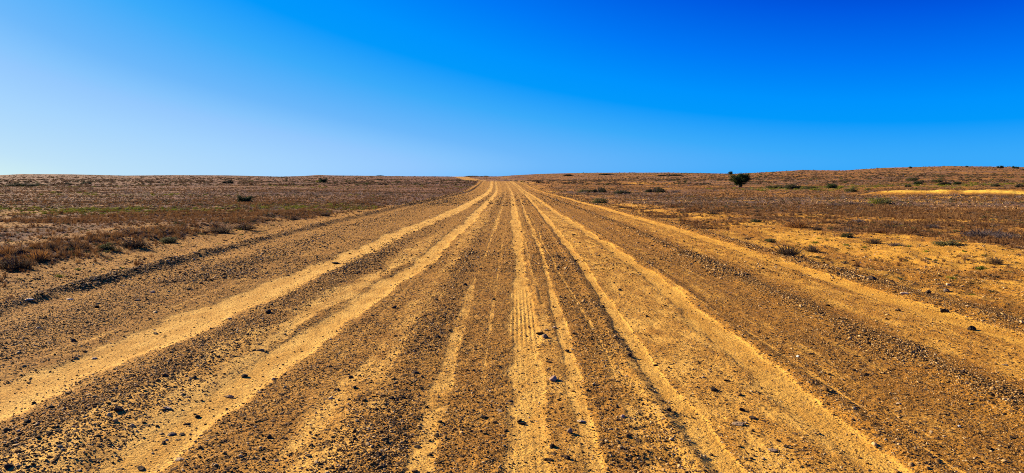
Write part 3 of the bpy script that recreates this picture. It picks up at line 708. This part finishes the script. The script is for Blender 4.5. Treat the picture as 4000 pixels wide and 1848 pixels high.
# ---------------------------------------------------------------- plants
def leafy(name, c_list, trans=.25):
    N = NT(name); oi = N.n('ShaderNodeObjectInfo'); v = N.vec()
    f = N.math('ADD', N.math('MULTIPLY', oi.outputs['Random'], .6), N.math('MULTIPLY', N.noise(3.0, 3, v), .5))
    N.l(N.ramp(f, c_list), N.b.inputs['Base Color'])
    tb = N.n('ShaderNodeBsdfTranslucent'); mx = N.n('ShaderNodeMixShader'); mx.inputs[0].default_value = trans
    N.l(N.ramp(f, c_list), tb.inputs[0]); N.l(N.b.outputs[0], mx.inputs[1]); N.l(tb.outputs[0], mx.inputs[2]); N.l(mx.outputs[0], N.out.inputs[0])
    return N.m
ML = {
 'drygrass': leafy('dry_grass_blades', [(0, (.075, .033, .012)), (.5, (.15, .07, .023)), (1, (.30, .165, .06))]),
 'bluebush': leafy('low_scrub_leaves', [(0, (.05, .03, .016)), (.5, (.115, .066, .032)), (1, (.25, .155, .08))]),
 'greenmat': leafy('green_ground_cover', [(0, (.05, .06, .006)), (.5, (.13, .14, .012)), (1, (.30, .26, .025))]),
 'greydead': leafy('grey_dead_twigs', [(0, (.07, .047, .034)), (.5, (.15, .105, .078)), (1, (.28, .21, .16))]),
 'tree': leafy('dark_green_leaves', [(0, (.008, .018, .006)), (.5, (.02, .038, .009)), (1, (.05, .07, .015))]),
 'round': leafy('dark_bush_leaves', [(0, (.012, .024, .01)), (.5, (.028, .045, .014)), (1, (.07, .09, .025))]),
 'low': leafy('low_shrub_leaves', [(0, (.012, .014, .008)), (.5, (.03, .034, .014)), (1, (.08, .075, .03))]),
 'olive': leafy('olive_leaves', [(0, (.03, .034, .01)), (.5, (.07, .072, .02)), (1, (.16, .14, .045))]),
 'yellow': leafy('yellow_green_leaves', [(0, (.06, .07, .008)), (.5, (.16, .16, .015)), (1, (.32, .28, .03))]),
 'grey': leafy('grey_dead_branches', [(0, (.045, .033, .028)), (.5, (.10, .073, .06)), (1, (.21, .16, .13))]),
 'rust': leafy('rusty_dry_leaves', [(0, (.10, .04, .012)), (.5, (.20, .085, .02)), (1, (.36, .18, .05))]),
 'brown': leafy('dark_dry_leaves', [(0, (.025, .016, .01)), (.5, (.06, .036, .018)), (1, (.14, .085, .035))]),
}
N_ = NT('bare_wood'); N_.b.inputs['Base Color'].default_value = (.06, .045, .035, 1)
N_.l(N_.ramp(N_.noise(20, 4, N_.vec((1, 1, .3))), [(.3, (.03, .022, .018)), (.7, (.12, .09, .07))]), N_.b.inputs['Base Color']); M_WOOD = N_.m

def blade_tuft(name, n, h, spread, w, seed, mat, lean=.6):
    r = np.random.default_rng(seed); V = []; F = []
    for k in range(n):
        a = r.uniform(0, 6.283); b = r.uniform(0, spread * .5); hh = h * r.uniform(.45, 1)
        base = np.array([math.cos(a) * b, math.sin(a) * b, -.01]); o = r.uniform(0, 6.283) * .3 + a
        d = np.array([math.cos(o), math.sin(o), 0]) * lean * hh * r.uniform(.2, 1)
        s = np.array([-math.sin(o), math.cos(o), 0]) * w * r.uniform(.6, 1.3)
        m = base + d * .35 + np.array([0, 0, hh * .6]); t = base + d + np.array([0, 0, hh])
        i = len(V); V += [base - s, base + s, m - s * .7, m + s * .7, t - s * .12, t + s * .12]
        F += [(i, i + 1, i + 3, i + 2), (i + 2, i + 3, i + 5, i + 4)]
    return mesh_np(name, V, F, [mat], smooth=False)

def leaf_cloud(r, n, blobs, size, flat=.5):
    """n leaf quads spread through a crown made of overlapping clumps (cx,cy,cz,rx,ry,rz)"""
    B = np.array(blobs); wts = (B[:, 3] * B[:, 4] * B[:, 5]) ** .7; wts /= wts.sum()
    k = r.choice(len(B), n, p=wts)
    d = r.normal(size=(n, 3)); d /= np.linalg.norm(d, axis=1)[:, None]
    rad = r.random(n) ** .45 * (1 + .18 * r.normal(size=n))
    c = B[k, :3] + d * rad[:, None] * B[k, 3:]
    c[:, 2] = np.maximum(c[:, 2], .01)
    nrm = d + r.normal(size=(n, 3)) * .7; nrm /= np.linalg.norm(nrm, axis=1)[:, None]
    t = np.cross(nrm, r.normal(size=(n, 3))); t /= np.linalg.norm(t, axis=1)[:, None]; b = np.cross(nrm, t)
    s = size * r.uniform(.5, 1.4, n)[:, None]
    V = np.stack([c - t * s, c - b * s * flat, c + t * s, c + b * s * flat], 1).reshape(-1, 3)
    return V, np.arange(n * 4).reshape(-1, 4)

def dome_clump(name, n, seed, mat, size=.09, h=.7):
    r = np.random.default_rng(seed)
    bl = [(0, 0, .22 * h, .36, .36, .34 * h)] + [(r.uniform(-.3, .3), r.uniform(-.3, .3), r.uniform(.1, .4) * h, r.uniform(.13, .26), r.uniform(.13, .26), r.uniform(.14, .3) * h) for _ in range(6)]
    V, F = leaf_cloud(r, n, bl, size); return mesh_np(name, V, F, [mat], smooth=False)

cg = protos('dry_grass', [blade_tuft('dry_grass_%d' % k, 46, .9, .7, .022, 400 + k, ML['drygrass'], .7) for k in range(4)])
cb = protos('low_scrub', [dome_clump('low_scrub_%d' % k, 170, 420 + k, ML['bluebush'], .075, .75) for k in range(4)] + [dome_clump('low_scrub_b%d' % k, 150, 430 + k, ML['low' if k else 'olive'], .07, .6) for k in range(2)])
cm = protos('green_cover', [dome_clump('green_cover_%d' % k, 150, 440 + k, ML['greenmat'], .07, .45) for k in range(3)])
cd = protos('dead_scrub', [blade_tuft('dead_scrub_%d' % k, 40, .6, .9, .018, 450 + k, ML['greydead'], 1.2) for k in range(3)] + [dome_clump('dead_scrub_c%d' % k, 130, 455 + k, ML['greydead'], .05, .55) for k in range(2)])

def plants(n, r0, r1, powr, key, prob, size, far_gain):
    x, y, r = scatter_points(n, r0, r1, powr)
    n = len(x); z, u, r_, m = ground(x, y)
    k = rng.random(n) < prob(m, u, x, y)
    x, y, z, r = x[k], y[k], z[k], r[k]
    s = size * np.exp(rng.normal(0, .35, len(x))) * (1 + far_gain * sstep(25, 160, r))
    return np.stack([x, y, z - s * .03], 1), s
def do_plants(name, coll, nsh, sets, label, cat, zs=1.0):
    P, S = [], []
    for a in sets:
        p_, s_ = plants(*a); P.append(p_); S.append(s_)
    P = np.concatenate(P); S = np.concatenate(S)
    rot = np.stack([rng.normal(0, .1, len(P)), rng.normal(0, .1, len(P)), rng.uniform(0, 6.283, len(P))], 1)
    scl = np.stack([S, S, S * zs * rng.uniform(.7, 1.2, len(P))], 1)
    scatter(name, coll, P, rot, scl, rng.integers(0, nsh, len(P)), label, cat)
drp = lambda m, u, x, y: np.clip(m['veg'] * (1 - m['green'] * .8) * (1 - m['grey'] * .6) * (.35 + .9 * sstep(-.1, .25, fbm(x, y, 5, 3, 501))) + m['bankveg'] * .9, 0, 1)
do_plants('dry_grass', cg, 4, [(95000, 7, 45, 1.0, 'g', drp, .08, 0), (90000, 28, 170, 1.6, 'g', drp, .10, .3), (26000, 7.5, 50, 1.2, 'g', lambda m, u, x, y: m['bankveg'], .12, 0)],
          'brown dry grass tufts covering the plain on both sides of the road', 'grass')
scp = lambda m, u, x, y: np.clip(m['veg'] * (1 - m['green'] * .6) * (.25 + .9 * sstep(-.1, .25, fbm(x, y, 4, 3, 511))) + m['bankveg'] * .5, 0, 1)
do_plants('low_scrub', cb, 6, [(60000, 7, 45, 1.0, 's', scp, .095, 0), (70000, 28, 220, 1.5, 's', scp, .16, .6), (22000, 7.5, 50, 1.2, 's', lambda m, u, x, y: m['bankveg'], .14, 0), (16000, 6, 30, 1.0, 's', lambda m, u, x, y: .32 * (np.abs(u) > 6.2) * (fbm(x, y, 1.5, 3, 78) > .05), .06, 0), (60000, 150, 900, 1.3, 's', scp, .5, .5)],
          'low grey-brown saltbush scrub dotted over the plain and hills', 'scrub', .75)
do_plants('green_ground_cover', cm, 3, [(90000, 20, 60, 1.0, 'm', lambda m, u, x, y: m['green'] * .9, .20, .3), (40000, 60, 190, 1.3, 'm', lambda m, u, x, y: m['green'] * .8, .42, .3),
          (5000, 8, 24, 1.0, 'm', lambda m, u, x, y: .14 * (np.abs(u) > 6.6) * (fbm(x, y, 2, 3, 77) > .12), .13, 0)],
          'yellow-green ground cover growing in strips across the plain', 'ground cover', .8)
do_plants('dead_scrub', cd, 5, [(26000, 8, 60, 1.0, 'd', lambda m, u, x, y: np.clip(m['grey'] + .12 * m['veg'], 0, 1) * m['veg'], .14, .2), (26000, 60, 200, 1.4, 'd', lambda m, u, x, y: np.clip(m['grey'] + .08, 0, 1) * m['veg'], .28, .3)],
          'grey dead twigs and dry saltbush in pale patches on the plain', 'dead scrub', .9)

# ---------------------------------------------------------------- individual shrubs and the tree
def tube(V, F, p0, p1, r0, r1, k=5):
    p0, p1 = np.array(p0, float), np.array(p1, float); d = p1 - p0; d /= np.linalg.norm(d) + 1e-9
    a = np.cross(d, (0.3, 0.9, 0.1)); a /= np.linalg.norm(a); b = np.cross(d, a); i = len(V)
    for p, r in ((p0, r0), (p1, r1)):
        for q in range(k):
            an = q * 6.2832 / k; V.append(p + (a * math.cos(an) + b * math.sin(an)) * r)
    for q in range(k):
        F.append((i + q, i + (q + 1) % k, i + k + (q + 1) % k, i + k + q))

def shrub_meshes(kind, seed):
    """crown about 1 wide, 1 high, standing on z=0"""
    r = np.random.default_rng(seed); bl = []; V, F = [], []
    if kind == 'tree':
        for k in range(26):
            a = r.uniform(0, 6.283); q = r.random() ** .6 * .36
            zz = .56 + .32 * r.uniform(-1, 1) * math.sqrt(max(0, 1 - (q / .42) ** 2)); s = r.uniform(.09, .17)
            bl.append((math.cos(a) * q, math.sin(a) * q, zz, s, s, s * 1.15))
        bl += [(0, 0, .56, .30, .28, .28), (-.36, 0, .50, .12, .12, .12), (.40, .05, .58, .11, .10, .13), (-.12, -.05, .34, .16, .14, .14), (.14, .0, .30, .15, .14, .14), (.02, -.06, .18, .10, .10, .12)]
        tube(V, F, (0, 0, -.05), (.01, 0, .30), .085, .06, 8); tube(V, F, (.05, 0, -.04), (-.04, .02, .28), .04, .03, 6)
        for k in range(11):
            a = r.uniform(0, 6.283); e = (math.cos(a) * r.uniform(.15, .34), math.sin(a) * r.uniform(.15, .34), r.uniform(.45, .82))
            m = (e[0] * .4, e[1] * .4, .42); tube(V, F, (0, 0, .22), m, .035, .022); tube(V, F, m, e, .022, .006)
        n, size = 10000, .024
    else:
        par = {'round': (11, .34, .52, .20, 2600, .040), 'low': (16, .44, .42, .20, 3000, .038), 'olive': (13, .40, .42, .20, 2200, .036), 'yellow': (12, .38, .46, .20, 1500, .030),
               'grey': (11, .40, .40, .20, 650, .030), 'rust': (12, .40, .42, .20, 1100, .028), 'brown': (13, .40, .42, .20, 1200, .030)}[kind]
        for k in range(par[0]):
            a = r.uniform(0, 6.283); q = r.random() ** .5 * par[1]; s = r.uniform(.6, 1.2) * par[3]
            top = (.86 if kind == 'round' else .78) * math.sqrt(max(.05, 1 - (q / .55) ** 2)) * r.uniform(.6, 1.1)
            bl.append((math.cos(a) * q, math.sin(a) * q, max(.12, top - s * .9), s, s, s * 1.2)); bl.append((math.cos(a) * q, math.sin(a) * q, .15, s, s, .2))
        for k in range(14):
            a = r.uniform(0, 6.283); e = (math.cos(a) * r.uniform(.12, .45), math.sin(a) * r.uniform(.12, .45), r.uniform(.45, 1.02))
            m = (e[0] * .55 + r.normal() * .03, e[1] * .55 + r.normal() * .03, e[2] * .5); tube(V, F, (r.normal() * .03, r.normal() * .03, -.06), m, .016, .012, 4); tube(V, F, m, e, .012, .004, 4)
        n, size = par[4], par[5]
    LV, LF = leaf_cloud(r, n, bl, size)
    if kind in ('grey', 'rust', 'brown'):          # upright dry stalks through the crown
        V2, F2 = [], []
        for k in range(160):
            a = r.uniform(0, 6.283); q = r.random() ** .5 * .42; h = r.uniform(.4, 1.0) * math.sqrt(1 - (q / .5) ** 2)
            b = np.array([math.cos(a) * q * .6, math.sin(a) * q * .6, 0]); t = np.array([math.cos(a) * q * 1.15, math.sin(a) * q * 1.15, h]); s = np.array([-math.sin(a + k), math.cos(a + k), 0]) * .009
            i = len(V2); V2 += [b - s, b + s, t + s * .4, t - s * .4]; F2.append((i, i + 1, i + 2, i + 3))
        LF = np.concatenate([LF, np.array(F2) + len(LV)]); LV = np.concatenate([LV, V2])
    lo, hi = np.percentile(LV, 1, 0), np.percentile(LV, 99, 0)
    k = np.array([1 / (hi[0] - lo[0]), 1 / (hi[1] - lo[1]), 1 / hi[2]]); LV = LV * k; V = np.array(V) * k
    return mesh_np(kind + '_foliage', LV, LF, [ML[kind]], smooth=False), mesh_np(kind + '_branches', V, F, [M_WOOD])

SHAPES = {}
for kd, nv in (('tree', 1), ('round', 3), ('low', 3), ('olive', 3), ('yellow', 1), ('grey', 2), ('rust', 2), ('brown', 3)):
    SHAPES[kd] = [shrub_meshes(kd, 600 + 10 * len(SHAPES) + q) for q in range(nv)]
NAMES = {'tree': ('tree', 'tree'), 'round': ('bush', 'bush'), 'low': ('low_shrub', 'shrub'), 'olive': ('olive_shrub', 'shrub'), 'yellow': ('green_bush', 'bush'),
         'grey': ('dead_shrub', 'dead shrub'), 'rust': ('dry_bush', 'dry bush'), 'brown': ('dry_bush', 'dry bush')}
GROUPS = {'round': 'dark bushes scattered on the plain', 'low': 'low dark shrubs on the plain', 'olive': 'olive shrubs on the plain', 'grey': 'grey dead shrubs',
          'rust': 'dry bushes along the verges', 'brown': 'dry bushes along the verges', 'yellow': 'yellow-green bushes'}
def zat(x, y):
    z = ground(np.array([x]), np.array([y]))[0]; return float(z[0])
for k, (x, y, w, h, kd, lab) in enumerate(SHRUBS):
    nm, cat = NAMES[kd]; fo, br = SHAPES[kd][k % len(SHAPES[kd])]
    e = bpy.data.objects.new(nm, None); COL.objects.link(e); e.location = (x, y, zat(x, y) - .02 * h)
    e.rotation_euler = (0, 0, 0 if kd == 'tree' else (k * 2.4) % 6.283 if w / h < 2.2 else 0); e.empty_display_size = .2
    tag(e, lab, cat, GROUPS.get(kd))
    dp = min(w * (.9 if w < 3.6 else .45), 5)
    for part, me in (('crown' if kd == 'tree' else 'foliage', fo), ('trunk' if kd == 'tree' else 'stem', br)):
        o = link(part, me, e); o.scale = (w * 1.05, dp, h * {'tree': 1.12, 'brown': .95, 'rust': .95, 'grey': 1.0, 'low': 1.25, 'yellow': 1.1}.get(kd, 1.2) * (.5 if math.hypot(x, y) > 350 and kd == 'low' else .8 if kd == 'olive' and y < 30 else 1))

# ---------------------------------------------------------------- individual stones
def tone_mat(name, c0, c1):
    N = NT(name + '_stone'); v = N.vec(); nz = N.noise(2.2, 5, v, .65)
    oi = N.n('ShaderNodeObjectInfo')
    c = N.mix(N.ss(N.math('ADD', nz, N.math('MULTIPLY', N.math('SUBTRACT', oi.outputs['Random'], .5), .3)), .35, .65), c0, c1)
    c = N.mix(N.math('MULTIPLY', N.ss(N.noise(5, 3, v), .58, .7), .5), c, (.34, .2, .09))
    N.l(c, N.b.inputs['Base Color']); N.b.inputs['Roughness'].default_value = .9; N.b.inputs['Specular IOR Level'].default_value = .06
    N.l(N.bump(N.noise(9, 5, v), .6, .06), N.b.inputs['Normal']); return N.m
TM = {'dark': tone_mat('dark', (.02, .013, .009), (.055, .034, .021)), 'grey': tone_mat('grey', (.10, .072, .05), (.17, .125, .085)), 'tan': tone_mat('tan', (.20, .13, .07), (.30, .20, .11)),
      'pale': tone_mat('pale', (.34, .23, .12), (.50, .36, .21)), 'pink': tone_mat('pink', (.34, .21, .14), (.42, .28, .19)), 'white': tone_mat('white', (.45, .43, .38), (.6, .57, .5))}
SDIM = {'flat': (1, .75, .30), 'lump': (1, .85, .62), 'tall': (1, .8, .95), 'sliver': (1, .34, .28)}
SM = {(sh, t): [stone_mesh('%s_%s_stone' % (t, sh), 3, SDIM[sh], 800 + 17 * q + 5 * len(sh) + len(t), [TM[t]], 11) for q in range(3)] for sh in SDIM for t in TM}
for k, (x, y, w, sh, tn, lab) in enumerate(STONES):
    o = link('stone', SM[(sh, tn)][k % 3]); s = w * 1.05
    o.scale = (s, s, s); o.location = (x, y, zat(x, y) + s * SDIM[sh][2] * .26)
    o.rotation_euler = ((k * 1.7 % 1 - .5) * .3, (k * 2.3 % 1 - .5) * .3, (.25 if k % 2 else -.3) if sh in ('flat', 'sliver') else k * 1.3)
    tag(o, lab, 'stone', 'single stones lying on the road and its windrows')

# ---------------------------------------------------------------- light, sky, camera
EXPO = 1.7
SUN_AZ, SUN_EL = math.radians(-58), math.radians(24)      # azimuth from +Y, negative = left
sd = (math.sin(SUN_AZ) * math.cos(SUN_EL), math.cos(SUN_AZ) * math.cos(SUN_EL), math.sin(SUN_EL))
ld = bpy.data.lights.new('sun', 'SUN'); ld.energy = 5.0; ld.angle = math.radians(.5); ld.color = (1, .845, .60)
sun = bpy.data.objects.new('sun', ld); COL.objects.link(sun)
from mathutils import Vector
sun.rotation_euler = Vector(sd).to_track_quat('Z', 'Y').to_euler(); sun.location = (-30, 10, 20)
W = bpy.data.worlds.new('World'); SC.world = W; W.use_nodes = True; t = W.node_tree; t.nodes.clear()
sky = t.nodes.new('ShaderNodeTexSky'); sky.sky_type = 'NISHITA'; sky.sun_disc = False
sky.sun_elevation = SUN_EL; sky.sun_rotation = SUN_AZ; sky.altitude = 300; sky.air_density = 1.0; sky.dust_density = 0.3; sky.ozone_density = 2.0
sr = t.nodes.new('ShaderNodeSeparateColor'); lg = t.nodes.new('ShaderNodeMath'); lg.operation = 'LOGARITHM'; lg.inputs[1].default_value = 2
mr = t.nodes.new('ShaderNodeMapRange'); mr.inputs[1].default_value = 1.75; mr.inputs[2].default_value = 4.25
rp = t.nodes.new('ShaderNodeValToRGB'); rp.color_ramp.interpolation = 'B_SPLINE' if False else 'LINEAR'
def lin(c): return tuple(((v / 255 + .055) / 1.055) ** 2.4 if v > 10 else v / 255 / 12.92 for v in c)
stops = [(0, (0, 80, 216)), (.03, (0, 90, 226)), (.142, (0, 121, 246)), (.25, (0, 147, 253)), (.31, (2, 153, 251)), (.41, (60, 171, 250)), (.54, (110, 185, 251)), (.60, (134, 197, 253)), (.64, (148, 201, 254)), (.735, (166, 213, 254)), (.92, (193, 228, 249)), (1, (208, 238, 243))]
while len(rp.color_ramp.elements) < len(stops): rp.color_ramp.elements.new(.5)
for e, (p, c) in zip(rp.color_ramp.elements, stops): e.position = p; e.color = (*lin(c), 1)
gn = t.nodes.new('ShaderNodeVectorMath'); gn.operation = 'SCALE'; gn.inputs[3].default_value = 10 / 2 ** EXPO
bg = t.nodes.new('ShaderNodeBackground'); bg.inputs[1].default_value = .10
wo = t.nodes.new('ShaderNodeOutputWorld')
t.links.new(sky.outputs[0], sr.inputs[0]); ma = t.nodes.new('ShaderNodeMath'); ma.operation = 'MULTIPLY_ADD'; ma.inputs[1].default_value = .35
t.links.new(sr.outputs[2], ma.inputs[0]); t.links.new(sr.outputs[0], ma.inputs[2]); t.links.new(ma.outputs[0], lg.inputs[0]); t.links.new(lg.outputs[0], mr.inputs[0]); t.links.new(mr.outputs[0], rp.inputs[0])
t.links.new(rp.outputs[0], gn.inputs[0]); t.links.new(gn.outputs[0], bg.inputs[0]); t.links.new(bg.outputs[0], wo.inputs[0])

cd_ = bpy.data.cameras.new('camera'); cam = bpy.data.objects.new('camera', cd_); COL.objects.link(cam); SC.camera = cam
cd_.sensor_width = 36; cd_.lens = 36 * FPX / 4000; cd_.clip_start = .1; cd_.clip_end = 30000
cam.location = (0, 0, CAM_H); cam.rotation_euler = (math.radians(90) - PITCH, 0, 0)
vs_ = SC.view_settings; vs_.view_transform = 'Standard'; vs_.look = 'None'; vs_.exposure = EXPO; vs_.gamma = 1
SC.cycles.use_denoising = False; SC.cycles.pixel_filter_type = 'BLACKMAN_HARRIS'; SC.cycles.filter_width = 1.0
SC.cycles.max_bounces = 4; SC.cycles.diffuse_bounces = 2; SC.cycles.transmission_bounces = 2
